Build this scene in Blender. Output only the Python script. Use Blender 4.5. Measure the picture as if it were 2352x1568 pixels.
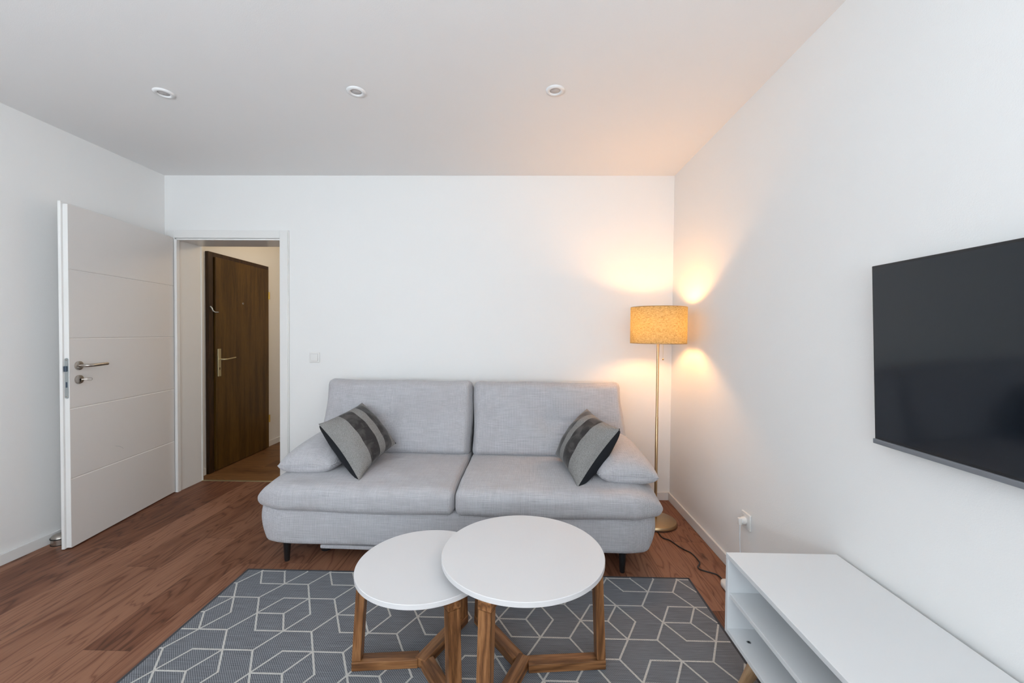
import bpy, bmesh, math, random
from mathutils import Vector, Matrix
random.seed(7)
PI = math.pi
scene = bpy.context.scene
for o in list(bpy.data.objects):
    bpy.data.objects.remove(o, do_unlink=True)
COL = scene.collection

# ------------------------------------------------------------------ camera
cam_d = bpy.data.cameras.new('camera'); cam = bpy.data.objects.new('camera', cam_d); COL.objects.link(cam)
cam_d.sensor_width = 36.0; cam_d.lens = 956.02 / 2352 * 36.0; cam_d.clip_start = 0.02
_R = Vector((0.99973521, 0.0212198, 0.00890159)); _U = Vector((-0.00931639, 0.01952977, 0.99976587)); _F = Vector((-0.02104098, 0.99958407, -0.01972229))
cam.matrix_world = Matrix(((_R.x, _U.x, -_F.x, 0.00799), (_R.y, _U.y, -_F.y, -3.21743), (_R.z, _U.z, -_F.z, 1.27562), (0, 0, 0, 1)))
scene.camera = cam

# ------------------------------------------------------------------ colour, world, big lights
vs = scene.view_settings
vs.view_transform = 'Standard'; vs.look = 'None'; vs.gamma = 1.0; vs.use_curve_mapping = False
vs.exposure = -0.03
world = bpy.data.worlds.new('daylight'); scene.world = world; world.use_nodes = True
bg = world.node_tree.nodes['Background']; bg.inputs[0].default_value = (0.75, 0.88, 1.0, 1); bg.inputs[1].default_value = 1.2

def area(name, loc, rot, sx, sy, power, col):
    d = bpy.data.lights.new(name, 'AREA'); d.shape = 'RECTANGLE'; d.size = sx; d.size_y = sy; d.energy = power; d.color = col
    o = bpy.data.objects.new(name, d); COL.objects.link(o); o.location = loc; o.rotation_euler = rot; return o
# daylight entering through the window behind the camera
DAY = (0.70, 0.88, 1.0); FILL_UP = (.81, .92, 1.0)
area('daylight_window', (-0.95, -4.93, 1.35), (PI / 2, 0, 0), 2.9, 1.9, 8, DAY)
# added fill light, tilted up inside the room to brighten the ceiling
area('ceiling_fill', (-0.95, -4.85, 1.30), (math.radians(152), 0, 0), 2.9, 0.9, 116, FILL_UP)
# added fill for the left wall and door leaf, at an invented window
area('side_fill', (1.10, -4.25, 1.45), (PI / 2, 0, PI / 2), 1.0, 1.3, 30, (1.0, .975, .95))
# ceiling lamp of the hallway
hl = bpy.data.lights.new('hall_light', 'POINT'); hl.energy = 13; hl.color = (1.0, 0.78, 0.52); hl.shadow_soft_size = 0.12
ho = bpy.data.objects.new('hall_light', hl); COL.objects.link(ho); ho.location = (-1.7, 1.0, 2.3)

# ------------------------------------------------------------------ helpers
def new(bm, name, mat=None, parent=None, smooth=False, loc=None, rot=None, sharp=None):
    me = bpy.data.meshes.new(name)
    bm.normal_update(); bm.to_mesh(me); bm.free()
    for m in (mat if isinstance(mat, (list, tuple)) else [mat]):
        if m: me.materials.append(m)
    if smooth:
        for p in me.polygons: p.use_smooth = True
        if sharp: me.set_sharp_from_angle(angle=math.radians(sharp))
    o = bpy.data.objects.new(name, me); COL.objects.link(o)
    if parent: o.parent = parent
    if loc is not None: o.location = loc
    if rot is not None: o.rotation_euler = rot
    return o

def empty(name, loc=(0, 0, 0), rz=0):
    o = bpy.data.objects.new(name, None); COL.objects.link(o); o.location = loc; o.rotation_euler = (0, 0, rz); o.empty_display_size = .1
    return o

def tag(o, label, cat=None, group=None, kind=None):
    o['label'] = label
    if cat: o['category'] = cat
    if group: o['group'] = group
    if kind: o['kind'] = kind
    return o

def struct(o, label=None):
    o['kind'] = 'structure'
    if label: o['label'] = label
    return o

def box(bm, x0, x1, y0, y1, z0, z1, mi=0):
    v = [bm.verts.new((x, y, z)) for x in (x0, x1) for y in (y0, y1) for z in (z0, z1)]
    for f in ((0, 1, 3, 2), (4, 6, 7, 5), (0, 4, 5, 1), (2, 3, 7, 6), (0, 2, 6, 4), (1, 5, 7, 3)):
        fc = bm.faces.new([v[i] for i in f]); fc.material_index = mi
    return v

def bbox(x0, x1, y0, y1, z0, z1, bev=0.0, seg=2):
    bm = bmesh.new(); box(bm, x0, x1, y0, y1, z0, z1)
    bmesh.ops.recalc_face_normals(bm, faces=bm.faces)
    if bev: bmesh.ops.bevel(bm, geom=list(bm.edges), offset=bev, segments=seg, profile=.5, affect='EDGES')
    return bm

def merge(a, b):
    me = bpy.data.meshes.new('t'); b.to_mesh(me); b.free(); a.from_mesh(me); bpy.data.meshes.remove(me); return a

def lathe(prof, n=48, axis='Z'):
    bm = bmesh.new(); rings = []
    for r, z in prof:
        if r < 1e-6: rings.append([bm.verts.new((0, 0, z))])
        else: rings.append([bm.verts.new((r * math.cos(2 * PI * i / n), r * math.sin(2 * PI * i / n), z)) for i in range(n)])
    for a, b in zip(rings, rings[1:]):
        for i in range(n):
            j = (i + 1) % n
            if len(a) == 1 and len(b) == 1: continue
            if len(a) == 1: bm.faces.new((a[0], b[j], b[i]))
            elif len(b) == 1: bm.faces.new((a[i], a[j], b[0]))
            else: bm.faces.new((a[i], a[j], b[j], b[i]))
    bmesh.ops.recalc_face_normals(bm, faces=bm.faces)
    if axis == 'Y': bmesh.ops.rotate(bm, verts=bm.verts, matrix=Matrix.Rotation(PI / 2, 3, 'X'))
    if axis == 'X': bmesh.ops.rotate(bm, verts=bm.verts, matrix=Matrix.Rotation(PI / 2, 3, 'Y'))
    return bm

def tube(pts, r, n=10, taper=None, smooth_path=0):
    P = [Vector(p) for p in pts]
    for _ in range(smooth_path):
        Q = [P[0]]
        for a, b in zip(P, P[1:]): Q += [a * .75 + b * .25, a * .25 + b * .75]
        Q.append(P[-1]); P = Q
    bm = bmesh.new(); prev = None; first = None
    up = Vector((0, 0, 1)); t0 = (P[1] - P[0]).normalized()
    if abs(t0.z) > .9: up = Vector((1, 0, 0))
    N = (up - t0 * up.dot(t0)).normalized()
    for i, p in enumerate(P):
        t = ((P[min(i + 1, len(P) - 1)] - P[max(i - 1, 0)])).normalized()
        N = (N - t * N.dot(t)).normalized(); B = t.cross(N)
        rr = r if taper is None else r + (taper - r) * i / (len(P) - 1)
        ring = [bm.verts.new(p + (N * math.cos(2 * PI * k / n) + B * math.sin(2 * PI * k / n)) * rr) for k in range(n)]
        if prev:
            for k in range(n): bm.faces.new((prev[k], prev[(k + 1) % n], ring[(k + 1) % n], ring[k]))
        else: first = ring
        prev = ring
    bm.faces.new(first[::-1]); bm.faces.new(prev)
    bmesh.ops.recalc_face_normals(bm, faces=bm.faces)
    return bm

def prism(poly, z0, z1):
    bm = bmesh.new()
    a = [bm.verts.new((x, y, z0)) for x, y in poly]; b = [bm.verts.new((x, y, z1)) for x, y in poly]
    bm.faces.new(a[::-1]); bm.faces.new(b)
    for i in range(len(poly)):
        j = (i + 1) % len(poly); bm.faces.new((a[i], a[j], b[j], b[i]))
    bmesh.ops.recalc_face_normals(bm, faces=bm.faces)
    return bm

def cushion(hx, hy, hz, r, nx=40, ny=20, nz=12, warp=None):
    """rounded box surface (half sizes h, radii r), every vertex then moved by warp(x, y, z, u, v, w)"""
    bm = bmesh.new(); V = {}
    N = (nx, ny, nz); H = (hx, hy, hz)
    def vert(i, j, k):
        key = (i, j, k)
        if key in V: return V[key]
        par = [2 * c / n - 1 for c, n in zip(key, N)]
        p = []
        # denser spacing toward the rounded borders
        for c, h in zip(par, H): p.append(math.sin(c * PI / 2 * .86) / math.sin(PI / 2 * .86) * h)
        inner = [max(-(h - rr), min(h - rr, q)) for q, h, rr in zip(p, H, r)]
        d = [(q - s) / rr for q, s, rr in zip(p, inner, r)]
        L = math.sqrt(sum(a * a for a in d))
        if L > 1e-9: p = [s + a / L * rr for s, a, rr in zip(inner, d, r)]
        if warp: p = warp(p[0], p[1], p[2], par[0], par[1], par[2])
        V[key] = bm.verts.new(p); return V[key]
    for a in range(3):
        b, c = [q for q in range(3) if q != a]
        for side in (0, N[a]):
            for i in range(N[b]):
                for j in range(N[c]):
                    q = []
                    for di, dj in ((0, 0), (1, 0), (1, 1), (0, 1)):
                        k = [0, 0, 0]; k[a] = side; k[b] = i + di; k[c] = j + dj
                        q.append(vert(*k))
                    try: bm.faces.new(q)
                    except ValueError: pass
    bmesh.ops.recalc_face_normals(bm, faces=bm.faces)
    return bm

# ------------------------------------------------------------------ materials
class NT:
    def __init__(s, name):
        s.m = bpy.data.materials.new(name); s.m.use_nodes = True; s.t = s.m.node_tree; s.n = s.t.nodes; s.l = s.t.links
        s.b = s.n['Principled BSDF']
    def add(s, t, **kw):
        n = s.n.new(t)
        for k, v in kw.items(): setattr(n, k, v)
        return n
    def math(s, op, a, b=None, c=None, clamp=False):
        n = s.n.new('ShaderNodeMath'); n.operation = op; n.use_clamp = clamp
        for i, x in enumerate((a, b, c)):
            if x is None: continue
            if isinstance(x, (int, float)): n.inputs[i].default_value = x
            else: s.l.new(x, n.inputs[i])
        return n.outputs[0]
    def coord(s, which='Object', scale=(1, 1, 1), loc=(0, 0, 0), rot=(0, 0, 0)):
        c = s.n.new('ShaderNodeTexCoord'); m = s.n.new('ShaderNodeMapping')
        m.inputs['Scale'].default_value = scale; m.inputs['Location'].default_value = loc; m.inputs['Rotation'].default_value = rot
        s.l.new(c.outputs[which], m.inputs[0]); return m.outputs[0]
    def noise(s, vec, scale, detail=2, rough=.5, dist=0):
        n = s.n.new('ShaderNodeTexNoise'); n.inputs['Scale'].default_value = scale; n.inputs['Detail'].default_value = detail
        n.inputs['Roughness'].default_value = rough; n.inputs['Distortion'].default_value = dist
        if vec is not None: s.l.new(vec, n.inputs['Vector'])
        return n.outputs['Fac']
    def ramp(s, fac, stops, interp='LINEAR'):
        n = s.n.new('ShaderNodeValToRGB'); n.color_ramp.interpolation = interp
        e = n.color_ramp.elements
        while len(e) < len(stops): e.new(.5)
        for q, (p, c) in zip(e, stops):
            q.position = p; q.color = (c if len(c) == 4 else (*c, 1)) if not isinstance(c, (int, float)) else (c, c, c, 1)
        s.l.new(fac, n.inputs[0]); return n.outputs[0]
    def mix(s, fac, a, b, mode='MIX'):
        n = s.n.new('ShaderNodeMix'); n.data_type = 'RGBA'; n.blend_type = mode
        for i, x in ((0, fac), (6, a), (7, b)):
            if isinstance(x, (int, float)): n.inputs[i].default_value = x
            elif isinstance(x, tuple): n.inputs[i].default_value = (*x, 1)
            else: s.l.new(x, n.inputs[i])
        return n.outputs[2]
    def bump(s, h, strength=.3, dist=.001):
        n = s.n.new('ShaderNodeBump'); n.inputs['Strength'].default_value = strength; n.inputs['Distance'].default_value = dist
        s.l.new(h, n.inputs['Height']); s.l.new(n.outputs[0], s.b.inputs['Normal'])
    def set(s, col=None, rough=None, metal=None, spec=None, **kw):
        if col is not None:
            if isinstance(col, tuple): s.b.inputs['Base Color'].default_value = (*col, 1)
            else: s.l.new(col, s.b.inputs['Base Color'])
        for k, v in (('Roughness', rough), ('Metallic', metal), ('Specular IOR Level', spec)):
            if v is None: continue
            if isinstance(v, (int, float)): s.b.inputs[k].default_value = v
            else: s.l.new(v, s.b.inputs[k])
        return s.m

def plain(name, col, rough=.5, metal=0., spec=.5, var=.04, sc=30, bumpy=0):
    t = NT(name); n = t.noise(t.coord(), sc, 3)
    c = t.mix(t.math('MULTIPLY', n, 1.0), tuple(x * (1 - var) for x in col), tuple(min(1, x * (1 + var)) for x in col))
    t.set(c, rough, metal, spec)
    if bumpy: t.bump(n, bumpy, .0005)
    return t.m

def plaster(name, col):
    t = NT(name); v = t.coord()
    a = t.noise(v, 260, 3, .6); b = t.noise(v, 3, 2)
    t.set(t.mix(b, tuple(x * .985 for x in col), col), .85, 0, .25)
    t.bump(a, .35, .0012); return t.m

def brushed(name, col, rough=.3, scale=(40, 40, 900)):
    t = NT(name); n = t.noise(t.coord(scale=scale), 1, 2)
    t.set(t.mix(n, tuple(x * .9 for x in col), col), t.math('ADD', t.math('MULTIPLY', n, .12), rough - .05), 1.0); return t.m

M = {}
M['wall'] = plaster('wall_paint', (.85, .845, .835))
M['ceil'] = plaster('ceiling_paint', (.87, .865, .86))
M['lacq'] = plain('white_lacquer', (.80, .79, .775), .28, var=.01, sc=4)
M['door'] = plain('door_lacquer', (.76, .735, .715), .42, var=.012, sc=3)
M['trim'] = plain('baseboard_white', (.78, .775, .765), .4, var=.01)
M['steel'] = brushed('brushed_steel', (.50, .46, .42), .28)
M['zinc'] = brushed('zinc_plate', (.48, .52, .53), .4)
M['darksteel'] = plain('dark_latch', (.07, .10, .14), .35, .6)
M['black'] = plain('black_plastic', (.012, .012, .013), .4)
M['blackhole'] = plain('black_recess', (.004, .004, .004), .9)
M['brass'] = brushed('brushed_brass', (.52, .37, .21), .3, (60, 60, 4))
M['gold'] = plain('gold_anodised', (.60, .53, .33), .38, .85)
M['hinge'] = plain('yellow_brass', (.75, .5, .12), .35, .9)
M['plastic'] = plain('white_plastic', (.80, .79, .77), .3, var=.01)
M['cordw'] = plain('white_cord', (.72, .73, .75), .45)
M['lam'] = plain('white_laminate', (.74, .75, .76), .35, var=.01, sc=3)
M['tabletop'] = plain('matt_white_tabletop', (.70, .69, .695), .42, var=.012, sc=6)
M['rubber'] = plain('black_rubber', (.015, .015, .015), .7)
M['legblack'] = plain('black_lacquered_wood', (.010, .010, .011), .35)
M['spot_ring'] = plain('spot_ring_white', (.82, .82, .82), .35, var=.01)
M['spot_lens'] = plain('frosted_spot_lens', (.60, .59, .59), .55, var=.02)

def wood(name, dark, mid, light, axis=2, ring=14, rough=.45, across=14, along=1.2, fine=.5, bump=.25):
    """wood whose grain runs along the given object axis"""
    t = NT(name)
    sc = [across] * 3; sc[axis] = along
    rnd = t.add('ShaderNodeObjectInfo').outputs['Random']
    c = t.n.new('ShaderNodeTexCoord'); add = t.n.new('ShaderNodeVectorMath'); add.operation = 'ADD'
    cm = t.n.new('ShaderNodeCombineXYZ')
    for i in range(3): t.l.new(t.math('MULTIPLY', rnd, 7.3 + 3 * i), cm.inputs[i])
    t.l.new(c.outputs['Object'], add.inputs[0]); t.l.new(cm.outputs[0], add.inputs[1])
    mp = t.n.new('ShaderNodeMapping'); mp.inputs['Scale'].default_value = sc; t.l.new(add.outputs[0], mp.inputs[0])
    n = t.noise(mp.outputs[0], 1, 3, .5, .2)
    rings = t.math('PINGPONG', t.math('MULTIPLY', n, ring), 1.0)
    s2 = [across * 28] * 3; s2[axis] = along * 12
    mp2 = t.n.new('ShaderNodeMapping'); mp2.inputs['Scale'].default_value = s2; t.l.new(add.outputs[0], mp2.inputs[0])
    f = t.noise(mp2.outputs[0], 1, 2, .6)
    k = t.math('ADD', t.math('MULTIPLY', rings, 1 - fine), t.math('MULTIPLY', f, fine))
    col = t.ramp(k, [(.15, dark), (.5, mid), (.85, light)])
    col = t.mix(t.math('MULTIPLY', t.math('SUBTRACT', n, .5), .8, clamp=True), col, dark)
    t.set(col, rough, 0, .4); t.bump(f, bump, .0006); return t.m
M['oak'] = wood('oiled_oak', (.075, .028, .009), (.215, .092, .033), (.37, .175, .070), 2, ring=9, across=22, along=2.0)
M['beech'] = wood('light_oak_leg', (.26, .15, .075), (.42, .26, .14), (.52, .34, .2), 2, ring=6, across=14, along=1.2)
M['veneer'] = wood('dark_oak_veneer', (.022, .0095, .0015), (.085, .041, .0065), (.155, .080, .015), 2, ring=5, rough=.36, across=14, along=1.2, fine=.66, bump=.12)
M['veneer_frame'] = wood('dark_frame_wood', (.016, .007, .002), (.035, .014, .004), (.055, .024, .008), 2, rough=.4, across=18, along=1.5)

def floor_mat(name, dark, mid, light):
    t = NT(name)
    uv = t.n.new('ShaderNodeUVMap'); uv.uv_map = 'plank'
    at = t.n.new('ShaderNodeAttribute'); at.attribute_name = 'tone'
    def mp(s):
        m = t.n.new('ShaderNodeMapping'); m.inputs['Scale'].default_value = s; t.l.new(uv.outputs[0], m.inputs[0]); return m.outputs[0]
    n = t.noise(mp((7.5, 1.0, 1)), 1, 2.2, .42, .35)
    rings = t.math('PINGPONG', t.math('MULTIPLY', n, 26), 1.0)
    f = t.noise(mp((210, 7, 1)), 1, 3, .7)
    big = t.noise(mp((9, 1.6, 1)), 1, 3, .6)
    rl = t.ramp(rings, [(.0, 0.0), (.28, .75), (1.0, 1.0)])
    k = t.math('ADD', t.math('MULTIPLY', rl, .26), t.math('MULTIPLY', f, .50)); k = t.math('ADD', k, t.math('MULTIPLY', big, .36))
    k = t.math('ADD', k, t.math('MULTIPLY', t.math('SUBTRACT', at.outputs['Fac'], .5), .26))
    col = t.ramp(k, [(.28, dark), (.52, mid), (.80, light)])
    # dark knots and streaks
    kn = t.noise(mp((16, 2.6, 1)), 1, 4, .7, .5)
    col = t.mix(t.ramp(kn, [(.62, 0.0), (.74, .9)]), col, tuple(x * .33 for x in dark))
    # joints between the planks (second uv map: distance inside the plank)
    uv2 = t.n.new('ShaderNodeUVMap'); uv2.uv_map = 'edge'; sx = t.n.new('ShaderNodeSeparateXYZ'); t.l.new(uv2.outputs[0], sx.inputs[0])
    e = t.math('MINIMUM', sx.outputs[0], sx.outputs[1])
    line = t.math('LESS_THAN', e, .0011)
    col = t.mix(t.math('MULTIPLY', line, .55), col, tuple(x * .5 for x in dark))
    t.set(col, t.math('ADD', t.math('MULTIPLY', f, .12), .42), 0, .3)
    t.bump(t.math('SUBTRACT', f, t.math('MULTIPLY', line, 2.0)), .22, .0008); return t.m
M['floor'] = floor_mat('oak_floor_planks', (.062, .021, .011), (.150, .056, .029), (.285, .135, .080))
M['floor_hall'] = floor_mat('oak_hall_planks', (.065, .025, .007), (.140, .060, .019), (.22, .105, .038))

def sofa_mat():
    t = NT('light_grey_ribbed_fabric'); c = t.n.new('ShaderNodeTexCoord'); s = t.n.new('ShaderNodeSeparateXYZ'); t.l.new(c.outputs['Object'], s.inputs[0])
    wob = t.noise(t.coord(scale=(20, 20, 20)), 1, 2)
    x = t.math('ADD', s.outputs[0], t.math('MULTIPLY', wob, .0015))
    rib = t.math('SINE', t.math('MULTIPLY', x, 2 * PI / .0058))
    rib = t.math('ADD', t.math('MULTIPLY', rib, .5), .5)
    slub = t.noise(t.coord(scale=(9, 260, 260)), 1, 3, .65)
    weave = t.noise(t.coord(scale=(500, 500, 500)), 1, 1)
    patch = t.noise(t.coord(scale=(5, 5, 5)), 1, 3, .55)
    rv = t.noise(t.coord(scale=(130, 14, 14)), 1, 2, .6); k = t.math('ADD', t.math('MULTIPLY', t.math('MULTIPLY', rib, rv), .42), t.math('MULTIPLY', slub, .62)); k = t.math('ADD', k, t.math('MULTIPLY', weave, .22))
    col = t.ramp(k, [(.28, (.32, .316, .338)), (.58, (.505, .498, .525)), (.88, (.67, .66, .68))])
    col = t.mix(t.math('MULTIPLY', t.ramp(patch, [(.42, 0.0), (.62, 1.0)]), .20), col, (.38, .345, .345))
    t.set(col, .92, 0, .15)
    t.b.inputs['Sheen Weight'].default_value = .25; t.b.inputs['Sheen Roughness'].default_value = .5
    t.bump(t.math('ADD', t.math('MULTIPLY', rib, .7), slub), .55, .0022); return t.m
M['sofa'] = sofa_mat()

def felt(name, a, b, sc=420):
    t = NT(name); n = t.noise(t.coord(scale=(1, 1, 1)), sc, 3, .8); n2 = t.noise(t.coord(scale=(1, 1, 1)), 9, 2)
    col = t.mix(t.ramp(n, [(.38, 0.0), (.62, 1.0)]), a, b); col = t.mix(t.math('MULTIPLY', n2, .3), col, a)
    t.set(col, .95, 0, .1); t.bump(n, .4, .001); return t.m
M['wool'] = felt('grey_marled_wool', (.15, .145, .14), (.38, .37, .36), 380)
def velvet():
    t = NT('anthracite_velvet'); n = t.noise(t.coord(), 14, 4, .6, .6)
    t.set(t.mix(t.ramp(n, [(.45, 0.0), (.65, 1.0)]), (.034, .031, .031), (.085, .078, .075)), .8, 0, .2)
    t.b.inputs['Sheen Weight'].default_value = .35; t.b.inputs['Sheen Roughness'].default_value = .35; return t.m
M['velvet'] = velvet()
M['pillow_back'] = plain('black_cotton', (.016, .018, .022), .85, spec=.2, sc=15, var=.2)

def rug_mat():
    t = NT('grey_flatweave'); c = t.n.new('ShaderNodeTexCoord'); s = t.n.new('ShaderNodeSeparateXYZ'); t.l.new(c.outputs['Object'], s.inputs[0])
    # diagonal twill dashes
    d = t.math('ADD', t.math('MULTIPLY', s.outputs[0], 2 * PI / .0085), t.math('MULTIPLY', s.outputs[1], 2 * PI / .0095))
    tw = t.math('ADD', t.math('MULTIPLY', t.math('SINE', d), .5), .5)
    row = t.math('ADD', t.math('MULTIPLY', t.math('SINE', t.math('MULTIPLY', s.outputs[1], 2 * PI / .0065)), .5), .5)
    st = t.noise(t.coord(scale=(9, 330, 1)), 1, 3, .7)
    k = t.math('ADD', t.math('MULTIPLY', tw, .33), t.math('MULTIPLY', st, .62)); k = t.math('ADD', k, t.math('MULTIPLY', row, .10))
    col = t.ramp(k, [(.22, (.060, .062, .070)), (.5, (.158, .168, .186)), (.82, (.28, .292, .315))])
    t.set(col, .95, 0, .1); t.bump(k, .6, .0016); return t.m
M['rug'] = rug_mat()
M['rug_line'] = felt('off_white_yarn', (.42, .41, .39), (.62, .61, .58), 260)
M['rug_edge'] = plain('dark_grey_binding', (.055, .058, .066), .95, sc=300, var=.3)

def screen_mat():
    t = NT('glossy_black_screen'); t.set((.0050, .0085, .0135), .10, 0, .6); return t.m
M['screen'] = screen_mat()
M['tvframe'] = plain('black_gloss_frame', (.015, .015, .017), .25)
M['tvbar'] = plain('grey_satin_bar', (.22, .23, .25), .3, .3)

def shade_mat():
    t = NT('linen_lampshade'); v = t.coord(scale=(1, 1, 1))
    a = t.noise(t.coord(scale=(60, 60, 420)), 1, 3, .7); b = t.noise(t.coord(scale=(500, 500, 90)), 1, 2)
    k = t.math('ADD', t.math('MULTIPLY', a, .65), t.math('MULTIPLY', b, .35))
    col = t.ramp(k, [(.36, (.27, .215, .10)), (.50, (.50, .44, .25)), (.62, (.64, .59, .36))])
    t.set(col, .9, 0, .1)
    tr = t.n.new('ShaderNodeBsdfTranslucent'); t.l.new(col, tr.inputs[0])
    mx = t.n.new('ShaderNodeMixShader'); mx.inputs[0].default_value = .5
    t.l.new(t.b.outputs[0], mx.inputs[1]); t.l.new(tr.outputs[0], mx.inputs[2])
    t.l.new(mx.outputs[0], t.n['Material Output'].inputs[0]); t.bump(k, .3, .0006); return t.m
M['shade'] = shade_mat()
def emis(name, col, s):
    t = NT(name); t.set(col, .4); t.b.inputs['Emission Color'].default_value = (*col, 1); t.b.inputs['Emission Strength'].default_value = s; return t.m
M['bulb'] = emis('lit_bulb', (1.0, .50, .18), 250)
def glass():
    t = NT('window_glass'); t.set((1, 1, 1), .0, 0, .5); t.b.inputs['Transmission Weight'].default_value = 1; t.b.inputs['IOR'].default_value = 1.02; return t.m
M['glass'] = glass()

# ------------------------------------------------------------------ room shell
H = 2.484; XL = -2.787; XR = 1.167; YR = -5.05
DX0, DX1, DZ = -2.70, -1.868, 1.985      # door opening
WT = 0.24                                 # thickness of the back wall
HX1 = -0.9; HY1 = 2.6                     # hallway extents
HXL = -2.775

def planks(name, x0, x1, y0, y1, wid, length, mat, along='Y', xref=0, custom=None):
    bm = bmesh.new(); uvl = bm.loops.layers.uv.new('plank'); uve = bm.loops.layers.uv.new('edge'); tone = bm.loops.layers.float_color.new('tone')
    rng = random.Random(5)
    if along == 'Y': a0, a1, b0, b1 = x0, x1, y0, y1
    else: a0, a1, b0, b1 = y0, y1, x0, x1
    k = math.floor((a0 - xref) / wid)
    while xref + k * wid < a1:
        ca, cb = max(a0, xref + k * wid), min(a1, xref + (k + 1) * wid)
        off = (custom or {}).get(k, rng.uniform(0, length))
        s = off - math.ceil((off - b0) / length) * length
        while s < b1:
            sa, sb = max(b0, s), min(b1, s + length)
            if sb > sa + 1e-5:
                t = rng.random(); ou, ov = rng.uniform(0, 50), rng.uniform(0, 50); ew = wid / 2; el = length / 2
                # split at the plank's centre so that the edge distance interpolates linearly
                ua = [ca, (xref + k * wid + ew), cb]; ub = [sa, s + el, sb]
                ua = [ca] + ([ua[1]] if ca < ua[1] < cb else []) + [cb]; ub = [sa] + ([ub[1]] if sa < ub[1] < sb else []) + [sb]
                for i in range(len(ua) - 1):
                    for j in range(len(ub) - 1):
                        q = [(ua[i], ub[j]), (ua[i + 1], ub[j]), (ua[i + 1], ub[j + 1]), (ua[i], ub[j + 1])]
                        vs_ = [bm.verts.new((a, b, 0) if along == 'Y' else (b, a, 0)) for a, b in q]
                        if along != 'Y': vs_, q = vs_[::-1], q[::-1]
                        f = bm.faces.new(vs_)
                        for lp, (a, b) in zip(f.loops, q):
                            lp[uvl].uv = (a + ou, b + ov)
                            lp[uve].uv = (min(a - (xref + k * wid), xref + (k + 1) * wid - a), min(b - s, s + length - b))
                            lp[tone] = (t, t, t, 1)
            s += length
        k += 1
    return bm

PW = .192; X0 = -1.916
cust = {0: -.72, 1: -1.62, 2: -.99, -1: -1.04, -2: -.20, -3: -.86, -4: -.13, 14: -1.297, 15: -.655, 16: -.1}
fl = new(planks('floor', XL - .05, XR + .05, YR - .05, WT, PW, 1.38, M['floor'], 'Y', X0, cust), 'floor', M['floor'])
struct(fl, 'reddish brown oak plank floor of the living room')
hf = new(planks('floor', HXL - .02, HX1, WT, HY1, .19, 1.3, M['floor_hall'], 'X', .245), 'floor_hall', M['floor_hall'])
struct(hf, 'golden brown oak plank floor of the hallway beyond the doorway')
th = new(bbox(DX0 + .012, DX1, WT - .006, WT + .016, 0, .004, .001), 'trim_1', M['gold'])
struct(th, 'thin brass strip where the two plank floors meet in the doorway')

ce = new(bbox(XL - .1, XR + .1, YR - .1, WT, H, H + .1), 'ceiling', M['ceil']); struct(ce)
bm = bmesh.new()
box(bm, XL - .1, DX0, 0, WT, 0, H); box(bm, DX1, XR + .1, 0, WT, 0, H); box(bm, DX0, DX1, 0, WT, DZ, H)
struct(new(bm, 'wall_back', M['wall']))
struct(new(bbox(XL - .1, XL, YR - .1, 0, 0, H), 'wall_left', M['wall']))
S0, S1, T0, T1 = -4.75, -3.75, .80, 2.10  # opening for an invented window, added to go with the side fill light
bm = bmesh.new()
box(bm, XR, XR + .1, S1, 0, 0, H); box(bm, XR, XR + .1, YR - .1, S0, 0, H); box(bm, XR, XR + .1, S0, S1, 0, T0); box(bm, XR, XR + .1, S0, S1, T1, H)
struct(new(bm, 'wall_right', M['wall']))
bm = bmesh.new()
for a, b in ((S0, S0 + .06), (S1 - .06, S1)): box(bm, XR + .02, XR + .09, a, b, T0, T1)
for a, b in ((T0, T0 + .06), (T1 - .06, T1)): box(bm, XR + .02, XR + .09, S0 + .06, S1 - .06, a, b)
w2 = struct(new(bm, 'added_window', M['lacq']), 'invented white framed window in the right wall behind the camera, added for the side fill light')
new(bbox(XR + .05, XR + .06, S0 + .05, S1 - .05, T0 + .05, T1 - .05), 'window_pane', M['glass'], w2)
WX0, WX1, WZ0, WZ1 = -2.40, 0.50, .40, 2.30
bm = bmesh.new()
box(bm, XL - .1, WX0, YR - .1, YR, 0, H); box(bm, WX1, XR + .1, YR - .1, YR, 0, H)
box(bm, WX0, WX1, YR - .1, YR, 0, WZ0); box(bm, WX0, WX1, YR - .1, YR, WZ1, H)
struct(new(bm, 'wall_rear', M['wall']))
bm = bmesh.new(); y0, y1 = YR - .09, YR - .02
for a, b in ((WX0, WX0 + .07), (WX1 - .07, WX1), ((WX0 + WX1) / 2 - .06, (WX0 + WX1) / 2 + .06)): box(bm, a, b, y0, y1, WZ0, WZ1)
for a, b in ((WZ0, WZ0 + .07), (WZ1 - .07, WZ1)): box(bm, WX0, WX1, y0, y1, a, b)
wn = struct(new(bm, 'window_1', M['lacq']), 'wide white framed window behind the camera')
new(bbox(WX0 + .06, WX1 - .06, YR - .06, YR - .05, WZ0 + .06, WZ1 - .06), 'window_pane', M['glass'], wn)
# hallway
struct(new(bbox(HXL - .1, HXL, WT, HY1 + .1, 0, H), 'wall_hall_left', M['wall']))
struct(new(bbox(HX1, HX1 + .1, WT, HY1 + .1, 0, H), 'wall_hall_right', M['wall']))
struct(new(bbox(HXL, HX1, HY1, HY1 + .1, 0, H), 'wall_hall_far', M['wall']))
struct(new(bbox(HXL - .1, HX1 + .1, WT, HY1 + .1, H, H + .1), 'ceiling_hall', M['ceil']))

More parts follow.
